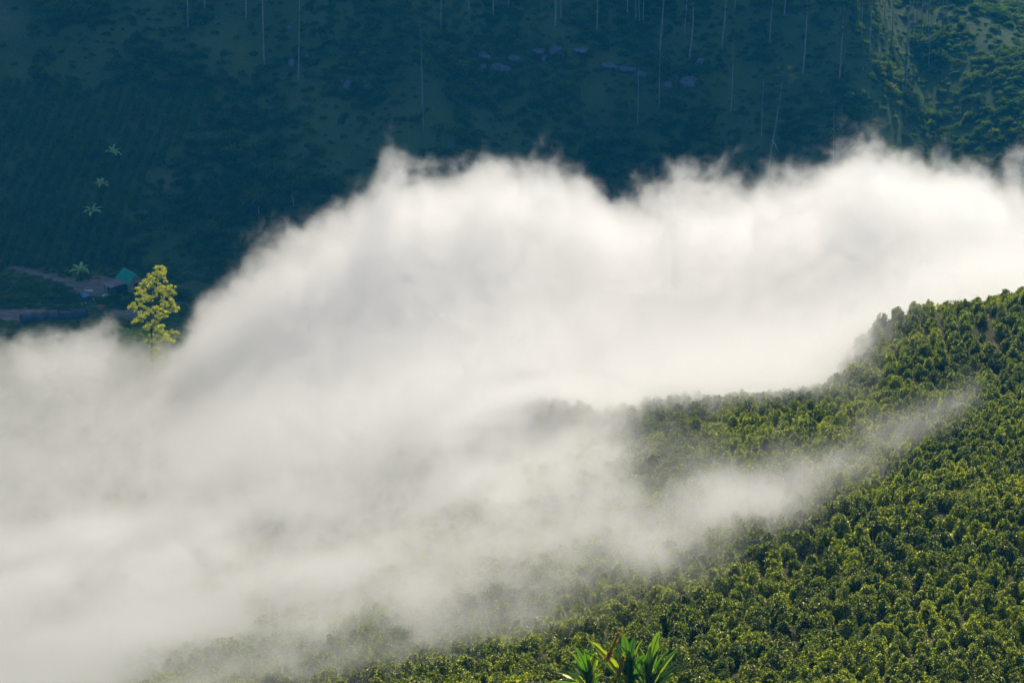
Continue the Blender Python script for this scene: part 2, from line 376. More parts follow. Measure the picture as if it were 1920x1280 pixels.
def coffee_field():
    # contour-planted rows on the near slope: rows run away from the camera, slightly fanned
    pts = []
    for i in range(-87, 87):
        for j in range(0, 222):
            x = i * 1.6; y = 98 + j * 1.0
            if y > 221 and x > 30: continue
            pts.append((x + .10 * (y - 180) * (x / 120), y))
    for i in range(0, 54):               # wider, taller rows on the upper right parcel
        for j in range(0, 95):
            pts.append((28 + i * 2.05 + .12 * (j * .8), 221 + j * .8))
    p = np.array(pts); p[:, 0] += 1.6 * np.sin(p[:, 1] / 21) + rng.normal(0, .30, len(p)); p[:, 1] += rng.normal(0, .30, len(p))
    z = H(p[:, 0], p[:, 1]); u, v = project(p[:, 0], p[:, 1], z)
    keep = (u > -120) & (u < 2040) & (v < 1400)
    keep &= ~((np.abs(u - 1150) < 45) & (np.abs(v - 770) < 7)) & ~((np.abs(u - 1860) < 14) & (np.abs(v - 638) < 12))
    gap = fbm(p[:, 0] / 9, p[:, 1] / 9, 2, 31)
    keep &= (rng.random(len(p)) > .04 + .25 * (gap > .45))
    p, z, u, v = p[keep], z[keep], u[keep], v[keep]
    tall = (p[:, 1] > 221) & (p[:, 0] > 29)
    s = rng.uniform(.45, .86, len(p)) * np.where(tall, 1.04, 1.) * (1 + .18 * fbm(p[:, 0] / 25, p[:, 1] / 25, 2, 8))
    rot = np.stack([rng.normal(0, .08, len(p)), rng.normal(0, .08, len(p)), rng.uniform(0, 6.28, len(p))], 1)
    idx = rng.integers(0, 7, len(p))
    # the 300 nearest in clear view become things of their own
    inview = (u > 10) & (u < 1910) & (v < 1275) & (v > 560)
    clear = inview & (u > 1180 - (v - 1100) * .4)
    cand = np.where(clear)[0]; d = np.hypot(p[cand, 1], z[cand] - CAMZ)
    sel = cand[np.argsort(d)[:300]]
    srcs = [None] * 7
    for k, i in enumerate(sel):
        a = int(idx[i]) if k > 6 else k; idx[i] = a
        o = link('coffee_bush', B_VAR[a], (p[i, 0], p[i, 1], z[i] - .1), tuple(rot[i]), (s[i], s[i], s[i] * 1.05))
        link('stem', STEMS[a % 3], parent=o)
        tag(o, 'glossy dark green coffee bush in the clear foreground at lower right', 'coffee bush', 'coffee bushes of the near slope')
        if srcs[a] is None: srcs[a] = o
    rest = np.ones(len(p), bool); rest[sel] = False
    sc3 = np.stack([s, s, s * 1.05], 1)
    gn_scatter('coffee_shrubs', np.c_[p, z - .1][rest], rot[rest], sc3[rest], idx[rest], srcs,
               'dense green coffee shrubs covering the misty near slope')
    print('bushes', len(p))
    return srcs
SRC = coffee_field()

# ------------------------------------------------------------ far hillside cover
def tuft_mesh(name, seed, n, r, h, mat, L, W=.45, droop=0):
    """low clump of many small leaves filling a ragged dome"""
    q = np.random.default_rng(seed); c = unit(n, q); c[:, 2] = np.abs(c[:, 2]); rad = q.uniform(.25, 1, n) ** .5
    lob = 1 + .35 * np.sin(c[:, 0] * 3 + seed) * np.cos(c[:, 1] * 4 + seed * 2)
    cent = c * np.array([r, r, h]) * (rad * lob)[:, None]
    d = c + q.normal(0, .55, (n, 3)); d[:, 2] -= droop
    V, F = leaves(cent, d, np.array([0, 0, 1.]) + q.normal(0, .6, (n, 3)), L * q.uniform(.6, 1.3, n), L * W * q.uniform(.7, 1.2, n))
    age_tone = np.repeat(np.clip(.15 + .5 * rad * q.random(n) + .25 * c[:, 2] * rad, 0, 1), 4)
    return mesh_np(name, V, F, mat, {'age_tone': age_tone})
def fern_objs():
    out = []
    spots = [(640, 230, 'fern'), (980, 235, 'fern'), (1330, 210, 'fern'), (700, 120, 'fern'), (1600, 250, 'fern')]
    for k, (u, v, _) in enumerate(spots):
        p = on_ground(u, v, 360)
        o = link('shrub', tuft_mesh('shrub', 200 + k, 420, .85 + .12 * k, .8 + .12 * k, M['fern'], .34), p, (0, 0, k))
        tag(o, ['round green shrub on the far slope left of the pine with bare stem', 'low green shrub below the rock outcrops on the far slope',
                'leafy shrub beneath the right end of the rock outcrops', 'green shrub high on the far slope left of the white trunk',
                'green shrub on the shaded far slope above the billowing fog at right'][k], 'shrub', 'shrubs on the far hillside')
        out.append(o)
    return out
FERN = fern_objs()
ROWS = None
def far_cover():
    n = 34000
    x = rng.uniform(-190, 190, n); y = rng.uniform(372, 585, n)
    z = H(x, y); u, v = project(x, y, z)
    slope = sstep(0, 14, y - y0(x))
    k = (u > -60) & (u < 1980) & (v > -60) & (v < 700)
    rows = ((u < 330 + 90 * np.sin(v / 90.)) & (v > 150 + u * .05) & (v < 500) & (y > 395))
    farm = (u < 420) & (v > 495)
    cut = (u < 60) & (v < 165)
    clump = fbm(x / 11, y / 16, 3, 77)
    k &= ~rows & ~farm & (~cut | (rng.random(n) < .15)) & (rng.random(n) < .55 + .9 * clump + .2 * slope)
    x, y, z, clump, v = x[k], y[k], z[k], clump[k], v[k]; m = len(x)
    s = rng.uniform(.5, 1.15, m) * (1 + .9 * np.clip(clump, -.4, 1)) * (1 + .0 * v)
    s *= np.where(rng.random(m) < .03, 1.7, 1)
    rot = np.stack([rng.normal(0, .12, m), rng.normal(0, .12, m), rng.uniform(0, 6.28, m)], 1)
    gn_scatter('undergrowth', np.c_[x, y, z - .1], rot, np.stack([s, s, s * rng.uniform(.6, 1.1, m)], 1), rng.integers(0, 5, m), FERN,
               'tangled green undergrowth covering the shaded far hillside')
    # terraced coffee on the left of the far slope
    pts = []
    for i in range(60):
        for j in range(110):
            yy = 396 + j * 1.35; xx = -132 + i * 2.3
            pts.append((xx + .12 * (yy - 430) + 5 * math.exp(-((yy - 425) / 30) ** 2) * (i / 30 - 1), yy))
    p = np.array(pts) + rng.normal(0, .16, (len(pts), 2)); z = H(p[:, 0], p[:, 1]); u, v = project(p[:, 0], p[:, 1], z)
    k = (u > -40) & (u < 330 + 90 * np.sin(v / 90.)) & (v > 150 + u * .05) & (v < 500) & ~((np.abs(u - 340) < 40) & (np.abs(v - 340) < 40) & (rng.random(len(p)) < .6)) & (rng.random(len(p)) < .95)
    p, z, u, v = p[k], z[k], u[k], v[k]; m = len(p)
    first = []
    near_ = np.argsort(-v)[:3]
    for t, i in enumerate(near_):
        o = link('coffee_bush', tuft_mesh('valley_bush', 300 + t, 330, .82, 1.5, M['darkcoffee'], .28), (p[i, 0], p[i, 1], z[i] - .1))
        tag(o, ['dark coffee bush at the foot of the valley rows', 'second dark coffee bush ending a valley row', 'third dark coffee bush ending a valley row'][t], 'coffee bush', 'coffee bushes of the valley rows')
        o['label'] = 'small dark coffee bush at the lowest end of the valley rows'
        first.append(o)
    rest = np.ones(m, bool); rest[near_] = False; s = rng.uniform(.8, 1.15, m)
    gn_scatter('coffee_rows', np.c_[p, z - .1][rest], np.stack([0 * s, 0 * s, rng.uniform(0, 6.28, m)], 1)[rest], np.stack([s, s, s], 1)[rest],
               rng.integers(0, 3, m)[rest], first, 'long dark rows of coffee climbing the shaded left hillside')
    print('far', len(x), m)
far_cover()

# ------------------------------------------------------------ rocks
def rock_mesh(seed, sx, sy, sz, sub=3):
    import bmesh
    bm = bmesh.new(); bmesh.ops.create_icosphere(bm, subdivisions=sub, radius=1)
    q = np.random.default_rng(seed); pl = unit(14, q); off = q.uniform(.55, .95, 14)
    for v in bm.verts:
        c = np.array(v.co)
        for n_, d in zip(pl, off):
            t = c @ n_ - d
            if t > 0: c = c - n_ * t * .9
        c = c * (1 + .12 * float(fbm(np.array([c[0] * 3 + seed]), np.array([c[1] * 3 + c[2] * 2]), 3, seed)[0]))
        v.co = c * np.array([sx, sy, sz])
    me = bpy.data.meshes.new('rock'); bm.to_mesh(me); bm.free(); me.materials.append(M['rock']); return me
ROCKS = [(905, 108, 2.6, 1.7, 'upper left boulder of the large dark blue outcrop below the trunks'), (935, 132, 3.6, 1.8, 'wide lowest boulder of the large dark blue outcrop'), (962, 112, 1.8, 1.3, 'right hand boulder of the large dark blue outcrop'),
         (902, 130, 1.8, 1.5, 'lower left boulder of the large dark blue outcrop'),
         (1010, 97, 3.2, .8, 'thin slab at the left end of the middle rock ledge'), (1040, 98, 2.8, 1.5, 'bulky boulder in the middle rock ledge'), (1085, 94, 3.4, .7, 'thin slab at the right end of the middle rock ledge'),
         (1018, 112, 1.5, 1.0, 'small boulder hanging below the middle rock ledge'),
         (1140, 124, 2.8, 1.2, 'left boulder of the sloping rock ledge'), (1172, 132, 3.0, 1.3, 'middle boulder of the sloping rock ledge'), (1200, 142, 1.8, 1.1, 'right boulder of the sloping rock ledge'),
         (1252, 165, 1.6, 1.6, 'small upright boulder left of the rightmost outcrop'), (1292, 158, 3.0, 1.8, 'largest boulder of the rightmost outcrop'), (1315, 120, 2.2, 1.4, 'isolated boulder above the rightmost outcrop'),
         (652, 165, 1.4, 2.0, 'pale blue upright rock left of the bare pine stem'), (690, 165, 1.6, .7, 'low rock just right of the pale upright rock'),
         (548, 122, 1.6, 1.5, 'dark blue rock on the upper left slope beside a slender trunk'), (575, 108, 1.0, .7, 'small rock just up the slope from the dark blue rock'),
         (527, 422, 1.7, 1.1, 'bluish rock just above the rising edge of the fog at left'), (543, 55, .9, .8, 'small pale rock high on the left slope')]
for k, (u, v, a, b, lab) in enumerate(ROCKS):
    p = on_ground(u, v, 360)
    tag(link('rock', rock_mesh(k, a, a * .7, b), p + np.array([0, 0, .1]), (0, 0, .3 * k)), lab, 'rock', 'rocks on the far hillside')

# ------------------------------------------------------------ pines
def pine_crown(seed):
    q = np.random.default_rng(seed); g = Geo(); VV = []; FF = []; nn = 0; AA = []
    for k in range(26):
        t = (k + .5) / 26; a = k * 2.4 + q.normal(0, .4); L = 3.0 * (1 - t) ** .7 * q.uniform(.6, 1.15) + .4; z = t * 9
        tip = np.array([math.cos(a) * L, math.sin(a) * L, z + .25 * L])
        g.tube([(0, 0, z - .2), tip * np.array([.5, .5, 1]) + np.array([0, 0, -.15 * L]), tip], [.07, .045, .02], 4)
        for s in np.linspace(.35, 1, 4):
            c0 = np.array([0, 0, z]) * (1 - s) + tip * s; n = 26
            c = c0 + q.normal(0, .28, (n, 3)) * np.array([1, 1, .5]); d = unit(n, q) + np.array([0, 0, .5])
            V, F = leaves(c, d, unit(n, q), q.uniform(.3, .5, n), q.uniform(.05, .09, n)); VV.append(V); FF.append(F + nn); nn += len(V)
            AA.append(np.repeat(np.clip(.3 + .5 * q.random(n) * s, 0, 1), 4))
    return mesh_np('crown', np.concatenate(VV), np.concatenate(FF), M['pine'], {'age_tone': np.concatenate(AA)}), g.mesh('branches', M['bark'])
CROWNS = [pine_crown(i) for i in range(3)]
# base pixel, top pixel of the bare stem (as seen), radius, label
PINES = [(352, 58, 351, -90, .13, 'slender pine with faint straight trunk at the upper left, left of the fallen logs'),
 (383, 14, 383, -110, .17, 'pine with a short bright trunk end at the top edge above the fallen logs'),
 (461, 33, 462, -100, .17, 'pine trunk cut by the top edge, second clear one from the left'),
 (495, 119, 493, -60, .16, 'long thin pine trunk reaching low beside the dark blue rock'),
 (559, 150, 562, -30, .13, 'faint slender pine trunk passing over the dark blue rock'),
 (826, 54, 827, -100, .15, 'pine with the whitest trunk of all, left of centre at the top'),
 (879, 16, 880, -110, .15, 'pine with a short trunk end at the top edge right of the white one'),
 (925, 33, 926, -100, .17, 'pine trunk at the top edge straight above the large outcrop'),
 (953, 20, 954, -100, .13, 'short pine trunk end at the top edge between outcrop and middle ledge'),
 (1041, 48, 1043, -90, .18, 'left and thicker trunk of the pine pair above the middle ledge'),
 (1052, 39, 1052, -90, .13, 'right and thinner trunk of the pine pair above the middle ledge'),
 (1119, 68, 1123, -90, .18, 'pine with a clear straight trunk above the sloping rock ledge'),
 (1176, 28, 1178, -90, .12, 'short faint pine trunk at the top edge right of the sloping ledge top'),
 (1192, 44, 1193, -90, .11, 'leftmost of three thin pine trunks close together'),
 (1199, 46, 1199, -90, .11, 'middle one of three thin pine trunks close together'),
 (1206, 44, 1208, -90, .11, 'rightmost of three thin pine trunks close together'),
 (1237, 93, 1246, -40, .18, 'pine trunk leaning to the right above the rightmost outcrop'),
 (1283, 65, 1284, -60, .11, 'short thin pine trunk just left of the bowed one'),
 (1292, 111, 1296, 5, .2, 'bowed pine trunk, pale and curved, above the rightmost outcrop'),
 (1353, 87, 1359, -60, .18, 'straight pine trunk at the top, right of the bowed one'),
 (1378, 22, 1380, -80, .12, 'short thin pine trunk end at the top edge, right of the straight one'),
 (1443, 83, 1448, 10, .14, 'thin pine trunk above the crown of the tall lone pine'),
 (1470, 30, 1478, -60, .14, 'leaning pine trunk at the top edge above the lone pine'),
 (1506, 135, 1512, 20, .19, 'pine with a clear trunk just right of the lone pine crown'),
 (1574, 149, 1579, 60, .17, 'forked looking pine trunk low between two straight ones'),
 (1616, 76, 1618, 0, .11, 'thin faint pine trunk left of the clear one at upper right'),
 (1630, 111, 1634, 10, .17, 'clear pine trunk at upper right with its base on the grassy slope'),
 (1658, 42, 1660, -60, .11, 'thin pine trunk at the top edge in the right hand stand'),
 (1673, 66, 1678, -50, .17, 'dark blue pine trunk in the left part of the right hand stand'),
 (1700, 95, 1711, -50, .18, 'tallest leaning pine trunk of the right hand stand'),
 (1711, 56, 1714, -60, .12, 'thin pine trunk just right of the tallest leaning one'),
 (1719, 50, 1721, -60, .12, 'second thin pine trunk to the right of the tallest leaning one'),
 (1740, 98, 1743, 0, .13, 'pine trunk reaching lowest at the right side of the stand'),
 (1768, 32, 1770, -60, .14, 'pine trunk at the top edge at the right end of the stand'),
 (1775, 30, 1777, -70, .11, 'last thin pine trunk at the right end of the stand'),
 (1729, 30, 1731, -70, .11, 'thin pine trunk at the top edge in the middle of the right stand'),
 (1698, 184, 1703, 95, .13, 'lone pine trunk standing below the right hand stand'),
 (1741, 126, 1744, 70, .10, 'faint thin pine trunk below the right end of the stand'),
 (792, 203, 789, 90, .11, 'bare thin pine stem standing alone below the white trunk'),
 (794, 240, 793, 190, .08, 'dim broken stem just below the bare thin pine'),
 (1236, 204, 1238, 120, .12, 'bare pine stem standing below the rightmost outcrop'),
 (1195, 236, 1196, 170, .10, 'thin bare stem low on the slope left of the outcrop stem'),
 (1371, 208, 1373, 120, .13, 'bare pine stem between the outcrop and the lone pine'),
 (1428, 263, 1430, 190, .12, 'thin stem standing just left of the lone pine trunk'),
 (1563, 318, 1563, 240, .08, 'faint thin stem right of the lone pine just above the fog')]
CROWN_H = 9.0
for k, (ub, vb, ut, vt, r, lab) in enumerate(PINES):
    base = on_ground(ub, vb, 360); top = P(ut, vt, base[1] + .5)
    ht = top[2] - base[2]; t = empty('pine_tree', base)
    dx = (top[0] - base[0]) / ht
    g = Geo(); n = 7; bow = .5 if 'bowed' in lab else .12 * math.sin(k * 1.7)
    full = ht + 7.0
    pts = [(dx * full * s + bow * math.sin(math.pi * s) * 1.2, 0, -.4 + full * s) for s in np.linspace(0, 1, n)]
    g.tube(pts, [r * (1.25 - .9 * s) for s in np.linspace(0, 1, n)], 6)
    if 'forked' in lab: g.tube([pts[1], (pts[1][0] + .9, 0, pts[1][2] + 3), (pts[1][0] + 1.6, .2, pts[1][2] + 6.5)], [.09, .06, .03], 5)
    link('trunk', g.mesh('trunk', M['bark']), parent=t)
    short = ht < 8
    cm, br = CROWNS[k % 3]; sc_ = (.35 if 'bare' in lab or 'stem' in lab else .85) * (.8 + .3 * random.random())
    loc = (dx * ht, 0, ht - 1.0)
    if not ('bare' in lab or 'stem' in lab or vt > 60):
        crown = link('crown', cm, loc, (0, 0, k), sc_, t); link('branches', br, loc, (0, 0, k), sc_, t)
    tag(t, lab, 'pine tree', 'pines on the far hillside')
# the lone pine with layered crown
def lone_pine():
    base = on_ground(1437, 352, 360); q = np.random.default_rng(5); Y = base[1]
    top = P(1472, 120, Y + 1); t = empty('pine_tree', base); tp = top - base
    g = Geo(); pts = [(0, 0, -.4), tuple(tp * .33 + np.array([-.2, 0, 0])), tuple(tp * .66), tuple(tp)]
    g.tube(pts, [.26, .2, .14, .04], 7)
    link('trunk', g.mesh('trunk', M['bark']), parent=t)
    gb = Geo(); a = P(1447, 262, Y - .2) - base; b = P(1459, 284, Y - 1.2) - base; gb.tube([a, (a + b) / 2 + np.array([.1, 0, .15]), b], [.08, .07, .04], 5)
    link('broken_branch', gb.mesh('broken_branch', M['dead']), parent=t)['label'] = 'pale broken branch hanging down'
    VV = []; FF = []; AA = []; nn = 0; g2 = Geo()
    for (u, v, rx) in [(1475, 128, 12), (1455, 132, 10), (1440, 140, 9), (1478, 142, 12), (1460, 150, 14), (1476, 156, 10), (1445, 160, 10), (1468, 170, 13), (1450, 182, 10), (1462, 196, 12),
                       (1440, 205, 12), (1470, 208, 10), (1455, 215, 12), (1445, 228, 10), (1490, 148, 6), (1478, 224, 7)]:
        c0 = P(u, v, Y + q.uniform(-1.5, 1.5)) - base; s = c0[2] / tp[2]; root = tp * (s - .02)
        g2.tube([root, (root + c0) / 2 - np.array([0, 0, .1]), c0], [.06, .04, .02], 4)
        n = 170; rr = rx / 7.6
        c = c0 + q.normal(0, .45, (n, 3)) * np.array([rr, rr, rr * .32])
        V, F = leaves(c, unit(n, q) + np.array([0, 0, .6]), unit(n, q), q.uniform(.3, .5, n), q.uniform(.07, .13, n)); VV.append(V); FF.append(F + nn); nn += len(V)
        AA.append(np.repeat(np.clip((.75 if v < 160 else .35) + .3 * q.random(n), 0, 1), 4))  # upper needles brighter: sunlight on the tip put into the colour
    link('crown', mesh_np('crown', np.concatenate(VV), np.concatenate(FF), M['pine'], {'age_tone': np.concatenate(AA)}), parent=t)
    link('branches', g2.mesh('branches', M['bark']), parent=t)
    tag(t, 'tall lone pine with layered crown and a broken branch, its foot in the fog', 'pine tree', 'pines on the far hillside')
lone_pine()
# fallen logs and dead sticks
LOGS = [(329, 75, 338, 60, .10, 'pale fallen log, the lower of two on the upper left slope'), (325, 48, 334, 31, .07, 'pale fallen log, the upper of two on the upper left slope'),
        (546, 365, 551, 389, .09, 'pale dead stick standing aslant above the fog at left'), (484, 386, 485, 411, .07, 'thin upright dead stick left of the bluish rock'),
        (1644, 137, 1647, 143, .10, 'short bright stump on the upper right slope'), (1766, 134, 1767, 141, .08, 'tiny pale stump right of the bright one'),
        (1842, 58, 1850, 64, .07, 'small pale twig on the ferny slope at far right')]
for ua, va, ub, vb, r, lab in LOGS:
    a = on_ground(ub, vb, 360); b = P(ua, va, a[1] + .6); d = b - a
    g = Geo(); g.tube([(0, 0, 0), d * .5 + np.array([.12, 0, 0]), d], [r, r * .9, r * .5], 6)
    g.tube([d * .55, d * .55 + np.array([.3, -.1, .25])], [r * .4, r * .2], 5)
    tag(link('dead_log', g.mesh('dead_log', M['dead']), a + np.array([0, 0, .12])), lab, 'log')

# ------------------------------------------------------------ banana plants
def banana_leaf(g, base, az, L, W, lift, droop, q, age_tone=.4, split=.0, roll=0.):
    """broad blade with midrib along an arching curve; edges torn in places"""
    n = 14; pts = []; p = np.array(base, float); el = lift
    for i in range(n + 1):
        pts.append(p.copy()); p = p + np.array([math.cos(az) * math.cos(el), math.sin(az) * math.cos(el), math.sin(el)]) * L / n; el -= droop / n
    side = np.array([-math.sin(az), math.cos(az), 0]); V = []; F = []
    for i, c in enumerate(pts):
        s = i / n; w = W * (max(0, math.sin(math.pi * min(1, max(0, (s - .12) / .88)))) ** .55) * (1 if s > .12 else 0) + .015
        d = pts[min(i + 1, n)] - pts[max(i - 1, 0)]; d = d / np.linalg.norm(d); up = np.cross(d, side)
        sd = side * math.cos(roll) + up * math.sin(roll); u2 = np.cross(d, sd)
        wl = w * (1 - split * (q.random() < .35) * q.uniform(.2, .7)); wr = w * (1 - split * (q.random() < .35) * q.uniform(.2, .7))
        V += [c + sd * wl + u2 * w * .35 + d * .1 * w, c + sd * wl * .5 + u2 * w * .22, c, c - sd * wr * .5 + u2 * w * .22, c - sd * wr + u2 * w * .35 + d * .1 * w]
    for i in range(n):
        for j in range(4): F.append((i * 5 + j, i * 5 + j + 1, (i + 1) * 5 + j + 1, (i + 1) * 5 + j))
    g.add(V, F, age_tone)
    g.tube(pts[:-1], [.035 * L / 2 * (1 - .8 * i / n) for i in range(n)], 5, .85)
def banana_plant(name, base, h, nl, L, W, seed, label, group=None, face=None, roll=0, mat='palebanana'):
    q = np.random.default_rng(seed); t = empty(name, base)
    g = Geo(); g.tube([(0, 0, -.3), (.03, 0, h * .5), (0, 0, h)], [.15 * h / 2, .12 * h / 2, .08 * h / 2], 9, .3); link('stem', g.mesh('stem', M['banana']), parent=t)
    for k in range(nl):
        g = Geo(); az = k * 2.4 + q.normal(0, .3); up = k / nl
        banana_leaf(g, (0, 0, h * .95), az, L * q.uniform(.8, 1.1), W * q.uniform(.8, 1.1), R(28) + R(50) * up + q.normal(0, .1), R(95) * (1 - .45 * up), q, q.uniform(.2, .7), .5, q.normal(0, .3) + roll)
        link('leaf', g.mesh('leaf', M[mat]), parent=t)
    tag(t, label, 'banana plant', group); return t
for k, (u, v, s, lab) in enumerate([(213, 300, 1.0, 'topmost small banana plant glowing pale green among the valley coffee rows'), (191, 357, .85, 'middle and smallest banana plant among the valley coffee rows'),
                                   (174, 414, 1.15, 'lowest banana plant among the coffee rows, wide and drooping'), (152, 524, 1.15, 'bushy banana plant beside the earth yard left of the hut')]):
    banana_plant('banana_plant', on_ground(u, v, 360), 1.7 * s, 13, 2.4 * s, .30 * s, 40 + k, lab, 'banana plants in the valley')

# ------------------------------------------------------------ foreground bananas and plumes
def foreground():
    q = np.random.default_rng(9)
    Y = 108.
    # (base u, top height above frame-bottom) : three plants side by side, leaves given by their tips on the slope
    specs = [(1105, [(1108, 1200, .46), (1064, 1262, .34), (1118, 1228, .5), (1140, 1238, .45), (1085, 1246, .36), (1075, 1275, .36), (1096, 1222, .4)], 'banana plant with ragged pale leaves at the left of the foreground clump'),
             (1180, [(1168, 1192, .55), (1190, 1196, .52), (1206, 1202, .3), (1150, 1208, .46), (1215, 1232, .5), (1180, 1222, .5)], 'banana plant with broad upright leaves in the middle of the foreground clump'),
             (1215, [(1238, 1187, .56), (1240, 1220, .58), (1268, 1224, .24), (1264, 1264, .36), (1278, 1250, .24), (1195, 1224, .5), (1222, 1206, .4)], 'banana plant with the tallest bright leaf at the right of the foreground clump')]
    for k, (ub, tips, lab) in enumerate(specs):
        tips = tips + [(min(1272, max(1066, ub + q.normal(0, 45))), q.uniform(1200, 1290), q.uniform(.2, .42)) for _ in range(14)]
        gp = P(ub, 1375, Y); gz = Hs(gp[0], gp[1]); base = np.array([gp[0], gp[1], gz]); crown = P(ub, 1306, Y)
        t = empty('banana_plant', base); c = crown - base
        g = Geo(); g.tube([(0, 0, -.4), c * .5, c], [.17, .14, .09], 10, .35); link('stem', g.mesh('stem', M['banana']), parent=t)
        for j, (u, v, w) in enumerate(tips):
            w *= .62; tip = P(u, v, Y + q.uniform(-1.2, 1.2)) - base; d = tip - c; L = np.linalg.norm(d) * 1.06; az = math.atan2(d[1], d[0]); el = math.asin(d[2] / np.linalg.norm(d))
            dr = .55 if v < 1230 else 1.0
            g = Geo(); banana_leaf(g, c, az, L, w, el + dr / 2, dr, q, q.uniform(.05, .95), .75, q.uniform(-1.3, 1.3))
            link('leaf', g.mesh('leaf', M['banana']), parent=t)
        for j in range(10):
            g = Geo(); banana_leaf(g, c, q.uniform(0, 6.28), q.uniform(1.6, 2.9), q.uniform(.12, .3), q.uniform(.5, 1.3), q.uniform(1., 2.), q, q.uniform(.1, .6), .7, q.normal(0, .4)); link('leaf', g.mesh('leaf', M['banana']), parent=t)
        tag(t, lab, 'banana plant', 'banana plants in the foreground')
    for k, (ub, um, vm, ut, vt, lab) in enumerate([(1126, 1138, 1225, 1158, 1190, 'tall golden brown flowering grass stalk leaning right before the bananas'),
                                                   (1148, 1160, 1262, 1168, 1232, 'shorter orange brown flowering grass stalk in front of the bananas')]):
        Yg = Y - 1.2; gp = P(ub, 1390, Yg); base = np.array([gp[0], gp[1], Hs(gp[0], gp[1])]); m_ = P(um, vm, Yg) - base; tp = P(ut, vt, Yg) - base
        t = empty('plume_grass', base); g = Geo(); g.tube([(0, 0, -.2), m_ * .5 + np.array([-.05, 0, 0]), m_, (m_ + tp) / 2], [.03, .028, .02, .012], 6, .8); link('stalk', g.mesh('stalk', M['paledry']), parent=t)
        n = 420; s = q.random(n); c = m_ * .82 * (1 - s)[:, None] + tp * s[:, None] * 1. + m_ * .0
        c = (m_ * .86)[None] * (1 - s)[:, None] + tp[None] * s[:, None] + q.normal(0, .05, (n, 3)) * (1.1 - s)[:, None]
        ax = tp - m_; ax = ax / np.linalg.norm(ax); V, F = leaves(c, ax + q.normal(0, .33, (n, 3)), unit(n, q), q.uniform(.18, .34, n), q.uniform(.03, .05, n))
        link('plume', mesh_np('plume', V, F, M['paledry'], {'age_tone': np.repeat(q.random(n), 4)}), parent=t)
        tag(t, lab, 'grass plume', 'grass plumes in the foreground')
foreground()

# ------------------------------------------------------------ the golden tree
def golden_tree():
    Y = 332.; q = np.random.default_rng(3); gp = P(285, 700, Y); base = np.array([gp[0], gp[1], Hs(gp[0], gp[1])])
    t = empty('golden_tree', base); S = 460 / 1920.
    def Z(a, b, dy=0): return P(a * S, 430 + b * S, Y + dy) - base
    trunk = [np.array([0, 0, -.4]), Z(1190, 900), Z(1182, 700), Z(1178, 560), Z(1192, 450), Z(1225, 370), Z(1250, 300)]
    g = Geo(); g.tube(trunk, [.26, .2, .17, .14, .1, .06, .02], 8); link('trunk', g.mesh('trunk', M['darkbark']), parent=t)
    cl = [(1252, 302, 42), (1275, 325, 30), (1235, 335, 35), (1262, 365, 34), (1225, 385, 30), (1140, 402, 46), (1185, 385, 26), (1115, 430, 30), (1290, 435, 42), (1310, 460, 42), (1160, 450, 34), (1110, 490, 42), (1085, 470, 22),
          (1230, 455, 34), (1340, 460, 24), (1325, 520, 46), (1260, 505, 40), (1150, 520, 40), (1110, 540, 30), (1200, 540, 34), (1350, 560, 34), (1070, 590, 42), (1040, 605, 28), (1140, 590, 42), (1300, 580, 30), (1340, 612, 42), (1370, 625, 26),
          (1230, 610, 36), (1110, 655, 46), (1165, 650, 36), (1260, 655, 44), (1300, 655, 24), (1060, 708, 34), (1110, 700, 36), (1225, 715, 42), (1190, 745, 52), (1260, 760, 46), (1150, 770, 30), (1330, 815, 44), (1370, 815, 24), (1270, 825, 46),
          (1240, 865, 50), (1310, 860, 36), (1160, 880, 34), (1340, 885, 24), (1225, 925, 30), (1200, 980, 26), (1250, 1010, 26), (1170, 1040, 30)]
    tz = np.array([p[2] for p in trunk]); VV = []; FF = []; AA = []; nn = 0; gb = Geo()
    for a, b, r in cl:
        c0 = Z(a, b, q.uniform(-1.3, 1.3)); rr = r * S / (FPX / Y) * .95
        zr = max(0., c0[2] - .5 - .35 * abs(a - 1190) * S / 11); root = np.array([np.interp(zr, tz, [p[i] for p in trunk]) for i in (0, 1)] + [zr])
        gb.tube([root, (root + c0) / 2 - np.array([0, 0, .12]), c0], [.055, .035, .015], 5)
        n = 230; d = unit(n, q); sub = q.normal(0, .6, (7, 3)) * np.array([1, 1, .9]); pick = q.integers(0, 7, n)
        c = c0 + sub[pick] * rr + d * (q.random(n) ** .6)[:, None] * np.array([rr, rr, rr * .6]) * .42
        V, F = leaves(c, d + np.array([0, 0, -.1]) + q.normal(0, .5, (n, 3)), np.array([0, 0, 1.]) + q.normal(0, .5, (n, 3)), q.uniform(.16, .32, n), q.uniform(.07, .13, n))
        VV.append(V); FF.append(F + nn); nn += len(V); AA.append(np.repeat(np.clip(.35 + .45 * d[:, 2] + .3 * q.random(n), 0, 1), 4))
    link('crown', mesh_np('crown', np.concatenate(VV), np.concatenate(FF), M['golden'], {'age_tone': np.concatenate(AA)}), parent=t)
    link('branches', gb.mesh('branches', M['darkbark']), parent=t)
    tag(t, 'sunlit yellow green tree rising out of the fog before the hut', 'tree')
golden_tree()

